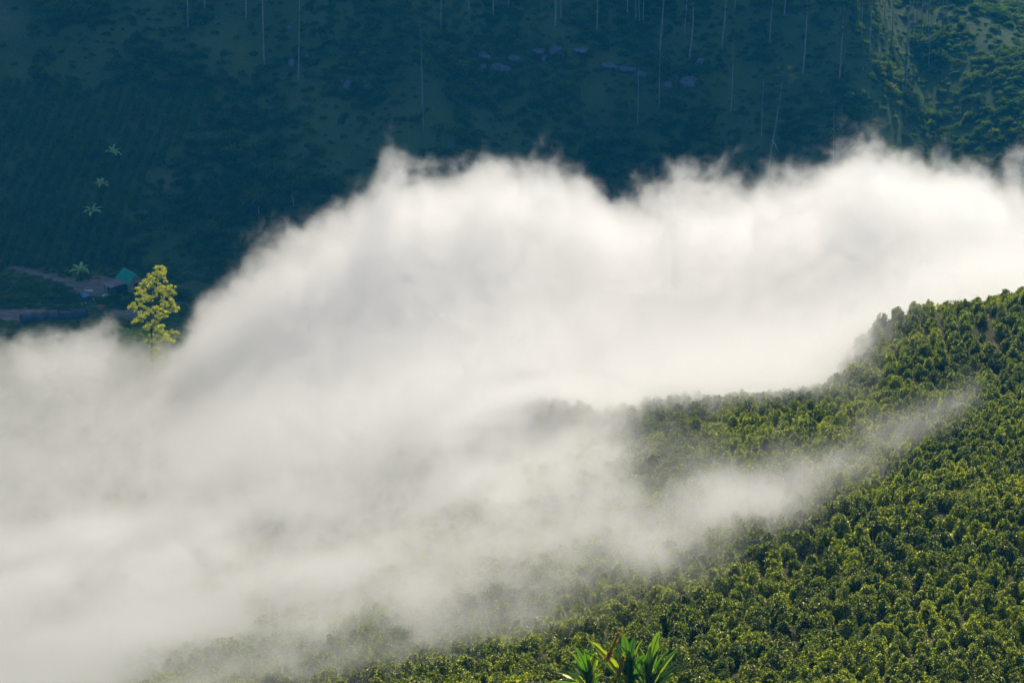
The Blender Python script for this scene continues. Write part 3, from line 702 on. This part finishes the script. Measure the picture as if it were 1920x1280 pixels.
# ------------------------------------------------------------ the farm in the valley
def hut():
    b = on_ground(246, 541, 360) + np.array([0, 0, 0]); t = empty('farm_hut', b, R(36))
    W_, D_, Hh, top = 3.4, 5.0, 2.3, 3.9
    g = Geo(); x, y = W_ / 2, D_ / 2
    V = [(-x, -y, -.5), (x, -y, -.5), (x, y, -.5), (-x, y, -.5), (-x, -y, Hh), (x, -y, Hh), (x, y, Hh), (-x, y, Hh), (0, -y, top), (0, y, top)]
    g.add(V, [(0, 1, 5, 8, 4), (1, 2, 6, 5), (2, 3, 7, 9, 6), (3, 0, 4, 7)]); link('wall', g.mesh('wall', M['plank']), parent=t)
    for z in np.arange(.25, 3.2, .42):                       # plank courses on the gable end
        hw = x if z < Hh else x * (top - z) / (top - Hh)
        g = Geo() if z == .25 else g; g.box((0, -y - .02, z), (hw * 2 - .1, .03, .05))
    link('batten', g.mesh('batten', M['darkbark']), parent=t)
    for s in (-1, 1):
        g = Geo(); e = .55; dx = x + .5; dz = (top - Hh) / x * dx
        a = [(0, -y - e, top + .1), (0, y + e, top + .1), (s * dx, y + e, top + .1 - dz), (s * dx, -y - e, top + .1 - dz)]
        V = a + [(p[0], p[1], p[2] - .06) for p in a]; g.add(V, [(0, 1, 2, 3), (7, 6, 5, 4), (0, 3, 7, 4), (1, 0, 4, 5), (2, 1, 5, 6), (3, 2, 6, 7)])
        for k in range(11):
            yy = -y - e + .3 + k * (D_ + 2 * e - .6) / 10; g.tube([(0, yy, top + .12), (s * dx, yy, top + .12 - dz)], [.03, .03], 5)
        link('roof', g.mesh('roof', M['green_metal']), parent=t)['label'] = 'green metal roof slope'
    g = Geo(); g.box((0, -y - .05, .95), (.95, .06, 1.9)); link('doorway', g.mesh('doorway', M['near_black']), parent=t)  # near-black slab, shade of the interior put into its colour
    # lean-to on the left side
    g = Geo(); lx = -x - 1.9; g.box((lx + .1, -.6, .85), (3.0, 2.8, 1.9)); link('shed_wall', g.mesh('shed_wall', M['near_black']), parent=t)
    g = Geo(); a = [(-x - .25, -y + .1, 2.35), (-x - .25, 1.3, 2.35), (-x - 4.1, 1.3, 1.9), (-x - 4.1, -y + .1, 1.9)]
    V = a + [(p[0], p[1], p[2] - .06) for p in a]; g.add(V, [(0, 1, 2, 3), (7, 6, 5, 4), (0, 3, 7, 4), (1, 0, 4, 5), (2, 1, 5, 6), (3, 2, 6, 7)])
    for k in range(9):
        yy = -y + .3 + k * .42; g.tube([(-x - .3, yy, 2.38), (-x - 4.05, yy, 1.93)], [.03, .03], 5)
    link('shed_roof', g.mesh('shed_roof', M['rust_metal']), parent=t)['label'] = 'rusty streaked lean-to roof'
    for yy in (-y + .25, 1.15):
        g = Geo(); g.tube([(-x - 3.9, yy, -.4), (-x - 3.9, yy, 1.9)], [.06, .05], 6); link('post', g.mesh('post', M['darkbark']), parent=t)
    tag(t, 'small plank farm hut with green metal roof and rusty lean-to shed', 'hut')
hut()
def net_tunnel():
    a = on_ground(40, 604, 360); b = on_ground(164, 594, 360); t = empty('shade_tunnel', a); d = b - a
    L = np.linalg.norm(d[:2]); az = math.atan2(d[1], d[0]); t.rotation_euler = (0, 0, az)
    g = Geo(); V = []; n = 26; k = 9; q = np.random.default_rng(4)
    for i in range(n + 1):
        sag = .14 * math.cos(i / n * 2 * math.pi * 5) + q.normal(0, .03); s = i / n
        for j in range(k + 1):
            th = math.pi * j / k; V.append((s * L, 1.7 * -math.cos(th), (1.55 + sag + .35 * s) * math.sin(th) ** .7 + d[2] * s - .1))
    F = [(i * (k + 1) + j, i * (k + 1) + j + 1, (i + 1) * (k + 1) + j + 1, (i + 1) * (k + 1) + j) for i in range(n) for j in range(k)]
    F += [tuple(range(k + 1))[::-1], tuple(n * (k + 1) + j for j in range(k + 1))]
    g.add(V, F); link('net', g.mesh('net', M['net']), parent=t)
    for i in range(6):
        g = Geo(); s = (i + .02) / 5.04; g.tube([(s * L, 1.76 * -math.cos(th), (1.62 + .14 + .35 * s) * max(0, math.sin(th)) ** .7 + d[2] * s - .1) for th in np.linspace(0, math.pi, 9)], [.035] * 9, 5)
        link('hoop', g.mesh('hoop', M['darkbark']), parent=t)
    tag(t, 'long low seedling tunnel under dark shade net beside the muddy strip', 'shade tunnel')
net_tunnel()
def yard():
    q = np.random.default_rng(8)
    def sheet(u, v, w, d, mat, name, lab, cat, h=.25):
        p = on_ground(u, v, 360); g = Geo(); n = 7; V = []
        for i in range(n):
            for j in range(n):
                x = (i / (n - 1) - .5) * w * (1 + .12 * q.normal()); y = (j / (n - 1) - .5) * d * (1 + .12 * q.normal())
                V.append((x, y, h * (1 - (2 * i / (n - 1) - 1) ** 2) * (1 - (2 * j / (n - 1) - 1) ** 2) + q.random() * .08 + .02))
        top = [(i * n + j, (i + 1) * n + j, (i + 1) * n + j + 1, i * n + j + 1) for i in range(n - 1) for j in range(n - 1)]
        V2 = V + [(a, b, c - .05) for a, b, c in V]; F = top + [tuple(k + n * n for k in f)[::-1] for f in top]
        g.add(V2, F); return tag(link(name, g.mesh(name, mat), p), lab, cat)
    sheet(157, 555, 1.9, 2.4, M['blue'], 'tarp', 'bright blue tarpaulin heaped on the earth yard', 'tarp', .7)
    sheet(166, 545, 2.2, .8, M['white'], 'plastic_sheet', 'thin pale sheet lying just above the blue tarpaulin', 'plastic sheet', .12)
    sheet(199, 554, 1.6, 1.3, M['white'], 'plastic_sheet', 'pale green white sheet by the shrub right of the blue tarpaulin', 'plastic sheet', .35)
    for k, (u, v, r, h, mt, lab) in enumerate([(154, 572, .20, .5, 'white', 'white bucket, leftmost of those below the blue tarpaulin'), (161, 571, .22, .45, 'white', 'white bucket in the middle of those below the blue tarpaulin'),
                                               (169, 566, .16, .4, 'blue', 'small blue bucket below the blue tarpaulin'), (175, 562, .2, .4, 'white', 'white bucket rightmost below the blue tarpaulin'),
                                               (191, 577, .18, .35, 'white', 'single white pot on the orange rubble'), (145, 552, .16, .5, 'white', 'white can left of the blue tarpaulin')]):
        p = on_ground(u, v, 360); g = Geo(); g.tube([(0, 0, 0), (0, 0, h * .1), (0, 0, h), (0, 0, h), (0, 0, h * .8)], [r * .8, r * .82, r, r * .85, r * .8], 12)
        t = link('bucket', g.mesh('bucket', M[mt]), p); tag(t, lab, 'bucket', 'buckets in the farm yard')
        g = Geo(); g.tube([(r * math.cos(a), 0, h + r * math.sin(a)) for a in np.linspace(0, math.pi, 8)], [.012] * 8, 4); link('handle', g.mesh('handle', M['darkbark']), parent=t)
    p = on_ground(186, 578, 360); g = Geo()
    for k in range(40):
        g.box((q.normal(0, .7), q.normal(0, .5), q.uniform(0, .3)), q.uniform(.15, .4, 3), q.uniform(0, 3))
    tag(link('rubble_heap', g.mesh('rubble_heap', M['brick']), p), 'low heap of orange brick rubble below the hut', 'rubble')
    for k, (ua, ub_, v, lab) in enumerate([(186, 204, 594, 'upper grey timber log lying below the rubble'), (190, 210, 600, 'lower grey timber log lying below the rubble')]):
        a = on_ground(ua, v, 360); b = on_ground(ub_, v + 6, 360); g = Geo(); g.tube([(0, 0, .1), (b - a) / 2 + np.array([0, 0, .15]), b - a + np.array([0, 0, .1])], [.11, .1, .07], 7)
        tag(link('timber_log', g.mesh('timber_log', M['dead']), a), lab, 'log')
    SH = [(45, 545, 2.4, 1.7, 'fern', 'brownish shrub at the left edge of the farm above the muddy strip'), (72, 550, 1.6, 1.2, 'bamboo', 'brighter green shrub right of the brownish one on the grass bank'), (20, 566, 2.4, 1.0, 'fern', 'low green shrub at the left frame edge above the muddy strip'),
          (112, 545, 1.9, 1.9, 'darkcoffee', 'tall dark shrub left of the earth yard'), (130, 562, 2.1, 1.7, 'darkcoffee', 'dark shrub above the right end of the shade tunnel'), (90, 562, 1.8, 1.0, 'darkcoffee', 'low dark shrub on the bank above the shade tunnel'),
          (195, 568, 1.6, 1.0, 'darkcoffee', 'low dark shrub right of the buckets'), (212, 560, 2.0, 1.7, 'fern', 'rounded shrub in front of the lean-to shed'), (232, 572, 1.6, 1.4, 'darkcoffee', 'dark shrub below the hut beside the golden tree'),
          (340, 560, 2.4, 2.2, 'fern', 'tall shrub right of the golden tree'), (352, 590, 2.2, 1.8, 'darkcoffee', 'shrub half sunk in fog right of the golden tree'), (370, 500, 1.3, 1.2, 'bamboo', 'small bright green shrub between hut and rising fog'),
          (232, 625, 2.2, 1.2, 'fern', 'green shrub at the fog edge left of the golden tree'), (315, 520, 2.1, 1.9, 'darkcoffee', 'dark shrub behind the top of the golden tree'), (285, 522, 1.9, 1.8, 'darkcoffee', 'dark shrub behind the hut beside its roof'),
          (28, 613, .9, .7, 'bamboo', 'small tuft below the left end of the shade tunnel')]
    for k, (u, v, r, h, mt, lab) in enumerate(SH):
        tag(link('shrub', tuft_mesh('shrub', 500 + k, int(420 * r), r * .8, h, M[mt], .3), on_ground(u, v, 360) - np.array([0, 0, .1]), (0, 0, k)), lab, 'shrub', 'shrubs around the farm')
    for k, (u, v, h, lab) in enumerate([(432, 478, 4.2, 'feathery pale green bamboo standing at the rising edge of the fog'), (396, 508, 2.6, 'low feathery bamboo right of the bright green shrub'), (455, 470, 3.4, 'feathery bamboo, rightmost and almost swallowed by the fog')]):
        p = on_ground(u, v, 360); t = empty('bamboo_clump', p); g = Geo(); VV = []; FF = []; nn = 0
        for j in range(16):
            a = q.uniform(0, 6.28); s = q.uniform(.3, 1); pts = [np.array([0, 0, 0]), np.array([math.cos(a) * .25 * s, math.sin(a) * .25 * s, h * .6]), np.array([math.cos(a) * .9 * s, math.sin(a) * .9 * s, h * .95]), np.array([math.cos(a) * 1.7 * s, math.sin(a) * 1.7 * s, h * .85])]
            g.tube(pts, [.035, .03, .02, .008], 4); n = 60; tt = q.uniform(1.0, 3, n); i0 = np.minimum(tt.astype(int), 2); P_ = np.array(pts); c = P_[i0] + (P_[i0 + 1] - P_[i0]) * (tt - i0)[:, None] + q.normal(0, .15, (n, 3))
            V, F = leaves(c, q.normal(0, .6, (n, 3)) + np.array([0, 0, -.7]), unit(n, q), q.uniform(.25, .45, n), q.uniform(.05, .08, n)); VV.append(V); FF.append(F + nn); nn += len(V)
        link('culms', g.mesh('culms', M['bamboo']), parent=t); link('foliage', mesh_np('foliage', np.concatenate(VV), np.concatenate(FF), M['bamboo'], {'age_tone': np.full(nn, .6)}), parent=t)
        tag(t, lab, 'bamboo', 'feathery clumps by the fog edge')
    # short grass of the farm bank
    n = 5200; x = q.uniform(-125, -45, n); y = q.uniform(350, 425, n); z = H(x, y); u, v = project(x, y, z)
    k = (u > -40) & (u < 440) & (v > 495) & (v < 720)
    def inn(cu, cv, ru, rv): return ((u - cu) / ru) ** 2 + ((v - cv) / rv) ** 2 < 1
    tt = np.clip(u / 160, 0, 1); k &= ~inn(190, 540, 55, 18) & ~inn(30, 590, 110, 11) & ~inn(240, 590, 50, 9) & ~(np.abs(v - (492 + 46 * tt)) < 6) & ~inn(246, 536, 26, 14)
    x, y, z = x[k], y[k], z[k]; m = len(x); s = q.uniform(.35, .7, m)
    gn_scatter('grass', np.c_[x, y, z - .1], np.stack([0 * s, 0 * s, q.uniform(0, 6, m)], 1), np.stack([s, s, s * .6], 1), q.integers(0, 5, m), FERN, 'rough green grass around the farm yard')
yard()

# ------------------------------------------------------------ the fog
def fog():
    x0, x1, y0_, y1, z0, z1 = -118, 122, 108, 372, 6, 68
    st = 1.5
    xs = np.arange(x0, x1 + st, st); ys = np.arange(y0_, y1 + st, st); X, Y = np.meshgrid(xs, ys)
    G = H(X, Y); U, V = project(X, Y, G + 2.4)
    # crest height of the bank along x, read at its far edge
    out = [(-200, 640), (0, 640), (130, 625), (200, 622), (270, 668), (330, 668), (380, 575), (450, 515), (520, 460), (580, 415), (620, 385), (700, 350), (725, 300), (760, 318),
           (870, 312), (950, 300), (1015, 300), (1060, 330), (1100, 325), (1150, 362), (1225, 366), (1290, 330), (1350, 340), (1420, 345), (1520, 330), (1570, 300), (1620, 282), (1720, 292),
           (1830, 305), (1870, 345), (1920, 360), (2200, 380)]
    YF = 325.
    pts = np.array([P(u, v, YF) for u, v in out])
    T = np.interp(X, pts[:, 0], pts[:, 2])
    # taller lobe in the middle, lower towards the camera on the left
    edge = [(1980, 540, 268), (1900, 548, 258), (1700, 588, 256), (1610, 605, 246), (1580, 660, 232), (1490, 728, 221), (1300, 750, 224), (1085, 758, 223)]
    e = [P(*q) for q in edge] + [on_ground(u, v) for u, v in [(1045, 815), (1020, 905), (900, 960), (650, 1005), (400, 1040), (150, 1080)]]
    e = np.array([e[0] + np.array([60, 10, 0])] + e + [e[-1] + (e[-1] - e[-2]) / np.linalg.norm(e[-1] - e[-2]) * 90])
    # signed distance (plan) to the near edge of the bank: positive inside (beyond it)
    A = e[:-1, :2]; Bv = e[1:, :2]
    Q = np.stack([X, Y], -1)[..., None, :]; AB = Bv - A
    t = np.clip(((Q - A) * AB).sum(-1) / (AB ** 2).sum(-1), 0, 1); D = np.linalg.norm(Q - (A + t[..., None] * AB), axis=-1)
    k = D.argmin(-1); dist = D.min(-1)
    ez = e[:-1, 2] + t * (e[1:, 2] - e[:-1, 2]); ez = np.take_along_axis(ez, k[..., None], -1)[..., 0]
    poly = list(e[:, :2]) + [np.array(q) for q in [(-260., 250.), (-260., 600.), (260., 600.), (260., e[0, 1])]]; odd = np.zeros(X.shape, bool)
    for (ax, ay), (bx, by) in zip(poly, poly[1:] + poly[:1]):
        odd ^= ((ay > Y) != (by > Y)) & (X < (bx - ax) * (Y - ay) / (by - ay + 1e-12) + ax)
    sd = np.where(odd, dist, -dist); inside = sstep(-5, 7, sd)
    # away from its torn far edge the fog lies as a smooth sheet
    K = np.exp(-.5 * (np.arange(-30, 31) * st / 14.) ** 2); K /= K.sum(); Tp = np.pad(T, ((0, 0), (30, 30)), mode='edge')
    Tb = sum(K[i] * Tp[:, i:i + T.shape[1]] for i in range(61)); far_edge = sstep(285, 322, Y)
    T = T * far_edge + np.minimum(Tb, T + 6) * (1 - far_edge)
    nearcap = ez + 10 + .22 * np.maximum(sd, 0)     # the bank thins out over the near slope
    T = np.minimum(T, nearcap)
    T = np.maximum(T, np.minimum(nearcap, G + 19 - 6 * sstep(-30, -50, X)) * (Y < YF - 22))
    T = np.where(Y > YF + 6, T - (Y - YF - 6) * 1.1, T)
    # thin veil over the slope: wanted optical depth at places of the slope
    tau = [(0, 1280, 2.2), (200, 1280, 1.6), (400, 1290, 1.5), (520, 1290, 1.25), (640, 1285, 1.0), (850, 1280, .65), (1000, 1290, .45), (1200, 1280, 0), (0, 1150, 3), (300, 1130, 2.1), (600, 1120, 1.5),
           (800, 1130, 1.25), (1000, 1120, 1.05), (1150, 1130, .65), (480, 1200, 1.1), (900, 1210, .75), (720, 1200, .95), (1250, 1150, 0), (0, 1050, 3.5), (300, 1020, 3), (600, 1030, 1.7), (850, 1000, 1.4), (1050, 1000, 1.2),
           (1200, 1030, 1.1), (1300, 1040, .65), (1420, 1040, .3), (1500, 1060, 0), (1000, 900, 2.6), (1000, 800, 3), (1120, 900, 1.5), (1225, 890, .4), (1330, 920, .85), (1450, 930, .55), (1600, 950, .1), (1150, 780, .7),
           (1120, 830, 1.3), (1230, 800, .35), (1300, 740, 1.0), (1300, 790, .1), (1400, 800, 0), (1500, 760, 0), (1500, 700, 1.4), (1600, 640, 1.4), (1660, 640, .3), (1700, 680, .0), (1800, 620, 0), (1900, 600, 0),
           (1600, 720, .3), (1700, 720, 0), (1900, 700, 0), (1900, 900, 0), (1700, 1000, 0), (1900, 1200, 0), (1500, 1200, 0), (1380, 1150, .0), (1330, 870, .5), (1400, 860, .2), (1750, 850, 0), (1550, 800, 0)]
    tp = np.array(tau); W = 0; S = 0
    for u, v, q in tp:
        ww = 1 / (((U - u) ** 2 + ((V - v) * 1.3) ** 2 + 500.) ** 1.6); W = W + ww; S = S + ww * q
    veil = S / W
    def streak(pl, r, a):
        best = np.full(U.shape, 1e9)
        for (ua, va, ra), (ub, vb, rb) in zip(pl[:-1], pl[1:]):
            ab = np.array([ub - ua, vb - va]); tt = np.clip(((U - ua) * ab[0] + (V - va) * ab[1]) / (ab @ ab), 0, 1)
            dd = np.hypot(U - ua - tt * ab[0], V - va - tt * ab[1]) / (ra + (rb - ra) * tt); best = np.minimum(best, dd)
        return a * np.exp(-best ** 2)
    veil = veil + streak([(1835, 738, 12), (1740, 785, 22), (1640, 835, 32), (1520, 890, 40), (1400, 940, 50), (1250, 1000, 60)], 1, .75)
    veil = np.where(V < 600, np.minimum(veil, .3), veil)
    veil = veil * (1 - sstep(8, 22, sd)) * (1 - sstep(320, 340, Y))
    veil = np.maximum(0, veil - .10) / 11.
    attrs = {'gz': G, 'tz': T, 'ins': inside, 'veil': veil, 'edge': sstep(292, 318, Y)}
    # -- control points as a mesh; Volume Cube reads them back with bilinear taps
    nx, ny = len(xs), len(ys)
    src = mesh_np('fog_map', np.stack([X, Y, G], -1).reshape(-1, 3), np.zeros((0, 3), int), None, {k: v.ravel() for k, v in attrs.items()})
    o = link('fog_bank', src); o['kind'] = 'stuff'; o['label'] = 'thick white morning fog bank filling the valley and drifting over the slope'
    ng = bpy.data.node_groups.new('fog', 'GeometryNodeTree')
    ng.interface.new_socket('Geometry', in_out='INPUT', socket_type='NodeSocketGeometry')
    ng.interface.new_socket('Geometry', in_out='OUTPUT', socket_type='NodeSocketGeometry')
    N = ng.nodes; L = ng.links; gi = N.new('NodeGroupInput'); go = N.new('NodeGroupOutput')
    def put(s, v):
        if isinstance(v, bpy.types.NodeSocket): L.new(v, s)
        else: s.default_value = v
    def mth(op, a, b=0., c=None, clamp=False):
        n = N.new('ShaderNodeMath'); n.operation = op; n.use_clamp = clamp; put(n.inputs[0], a); put(n.inputs[1], b)
        if c is not None: put(n.inputs[2], c)
        return n.outputs[0]
    pos = N.new('GeometryNodeInputPosition').outputs[0]; sep = N.new('ShaderNodeSeparateXYZ'); L.new(pos, sep.inputs[0])
    gx = mth('MULTIPLY', mth('SUBTRACT', sep.outputs[0], x0), 1 / st); gy = mth('MULTIPLY', mth('SUBTRACT', sep.outputs[1], y0_), 1 / st)
    gx = mth('MINIMUM', mth('MAXIMUM', gx, 0), nx - 1.001); gy = mth('MINIMUM', mth('MAXIMUM', gy, 0), ny - 1.001)
    ix, iy = mth('FLOOR', gx), mth('FLOOR', gy); fx, fy = mth('SUBTRACT', gx, ix), mth('SUBTRACT', gy, iy)
    base = mth('MULTIPLY_ADD', iy, float(nx), ix)
    def sample(name):
        at = N.new('GeometryNodeInputNamedAttribute'); at.data_type = 'FLOAT'; at.inputs['Name'].default_value = name
        taps = []
        for off in (0, 1, nx, nx + 1):
            s = N.new('GeometryNodeSampleIndex'); s.data_type = 'FLOAT'; s.domain = 'POINT'; L.new(gi.outputs[0], s.inputs['Geometry'])
            L.new(at.outputs['Attribute'], s.inputs['Value']); L.new(mth('ADD', base, off + .5), s.inputs['Index']); taps.append(s.outputs[0])
        lerp = lambda a, b, t: mth('MULTIPLY_ADD', mth('SUBTRACT', b, a), t, a)
        return lerp(lerp(taps[0], taps[1], fx), lerp(taps[2], taps[3], fx), fy)
    gz, tz, ins, ve, ed = (sample(k) for k in ('gz', 'tz', 'ins', 'veil', 'edge'))
    def noise(scale, detail, rough, vec=None, dist=0., typ='FBM', stretch=None):
        n = N.new('ShaderNodeTexNoise'); n.noise_type = typ; n.normalize = True
        v = vec if vec is not None else pos
        if stretch:
            m = N.new('ShaderNodeVectorMath'); m.operation = 'MULTIPLY'; L.new(v, m.inputs[0]); m.inputs[1].default_value = stretch; v = m.outputs[0]
        L.new(v, n.inputs['Vector']); n.inputs['Scale'].default_value = scale; n.inputs['Detail'].default_value = detail
        n.inputs['Roughness'].default_value = rough; n.inputs['Distortion'].default_value = dist
        return n
    # warp the coordinates so that the wisps curl
    wn = noise(.045, 2, .5); wsub = N.new('ShaderNodeVectorMath'); wsub.operation = 'SUBTRACT'; L.new(wn.outputs['Color'], wsub.inputs[0]); wsub.inputs[1].default_value = (.5, .5, .5)
    wsc = N.new('ShaderNodeVectorMath'); wsc.operation = 'SCALE'; L.new(wsub.outputs[0], wsc.inputs[0]); wsc.inputs['Scale'].default_value = 22
    wad = N.new('ShaderNodeVectorMath'); L.new(pos, wad.inputs[0]); L.new(wsc.outputs[0], wad.inputs[1]); wp = wad.outputs[0]
    n1 = noise(.09, 8, .72, wp, stretch=(1, 1, .85)).outputs['Fac']
    n2 = noise(.10, 6, .62, wp, stretch=(1., .6, 1.)).outputs['Fac']
    # bank
    s1 = mth('SUBTRACT', n1, .5)
    up = mth('SUBTRACT', tz, sep.outputs[2])
    f = mth('ADD', mth('MINIMUM', mth('MULTIPLY', up, 1 / 6.), 1.8), mth('MULTIPLY', s1, 6.0))
    f = mth('POWER', mth('MULTIPLY', mth('ADD', f, .2), 1.7, clamp=True), 1.4)
    torn = mth('MULTIPLY', f, .125)
    f2 = mth('ADD', mth('MULTIPLY', up, 1 / 10.), mth('MULTIPLY', s1, 1.7))
    soft = mth('MULTIPLY', mth('POWER', mth('ADD', f2, .05, clamp=True), 1.4), .095)
    lerp = mth('MULTIPLY_ADD', mth('SUBTRACT', torn, soft), ed, soft)
    bank = mth('MULTIPLY', lerp, ins)
    # veil
    h = mth('MAXIMUM', mth('SUBTRACT', sep.outputs[2], gz), 0.)
    hd = mth('MULTIPLY', mth('SUBTRACT', h, 2.2), 1 / 2.1)
    prof = mth('POWER', 2.718, mth('MULTIPLY', mth('MULTIPLY', hd, hd), -1.))
    vm = mth('MAXIMUM', mth('MULTIPLY_ADD', mth('SUBTRACT', n2, .5), 4.6, 1.), 0.)
    vd = mth('MULTIPLY', mth('MULTIPLY', ve, prof), vm)
    above = mth('GREATER_THAN', sep.outputs[2], mth('SUBTRACT', gz, 1.5))
    dens = mth('MULTIPLY', mth('ADD', bank, vd), above)
    dens = mth('MULTIPLY', dens, mth('GREATER_THAN', dens, .0015))
    vc = N.new('GeometryNodeVolumeCube'); L.new(dens, vc.inputs['Density'])
    vc.inputs['Min'].default_value = (x0, y0_, z0); vc.inputs['Max'].default_value = (x1, y1, z1)
    VX = .55
    for a, b, nme in ((x0, x1, 'X'), (y0_, y1, 'Y'), (z0, z1, 'Z')): vc.inputs['Resolution ' + nme].default_value = int((b - a) / VX)
    m = NT('fog'); pv = m.n('ShaderNodeVolumePrincipled'); pv.inputs['Color'].default_value = (.99, .99, .99, 1); 
    at = m.n('ShaderNodeAttribute', attribute_name='density').outputs['Fac']
    # finer torn structure than the grid holds: thin parts break up into shreds
    fn = m.noise(.38, 2, .6, m.pos())
    k_ = m.math('ADD', m.math('MULTIPLY_ADD', at, 6., .3), m.math('MULTIPLY', m.math('SUBTRACT', fn, .45), 4.5))
    m.set(pv.inputs['Density'], m.math('MULTIPLY', at, m.math('MINIMUM', m.math('MAXIMUM', k_, 0.), 1.4)))
    pv.inputs['Density Attribute'].default_value = ''
    pv.inputs['Anisotropy'].default_value = .74; m.t.links.new(pv.outputs[0], m.out.inputs['Volume'])
    src.materials.append(m.m)
    sm = N.new('GeometryNodeSetMaterial'); sm.inputs['Material'].default_value = m.m
    L.new(vc.outputs[0], sm.inputs[0]); L.new(sm.outputs[0], go.inputs[0])
    md = o.modifiers.new('fog', 'NODES'); md.node_group = ng
fog()

# ------------------------------------------------------------ air
def haze():
    g = Geo(); g.box((0, 520, 95), (1900, 1900, 330))
    m = NT('haze'); pv = m.n('ShaderNodeVolumePrincipled'); pv.inputs['Color'].default_value = (.02, .42, 1, 1); pv.inputs['Density'].default_value = .00022
    pv.inputs['Anisotropy'].default_value = .2; m.t.links.new(pv.outputs[0], m.out.inputs['Volume'])
    o = link('haze', g.mesh('haze', m.m)); o['kind'] = 'stuff'; o['label'] = 'thin blue morning haze'
haze()
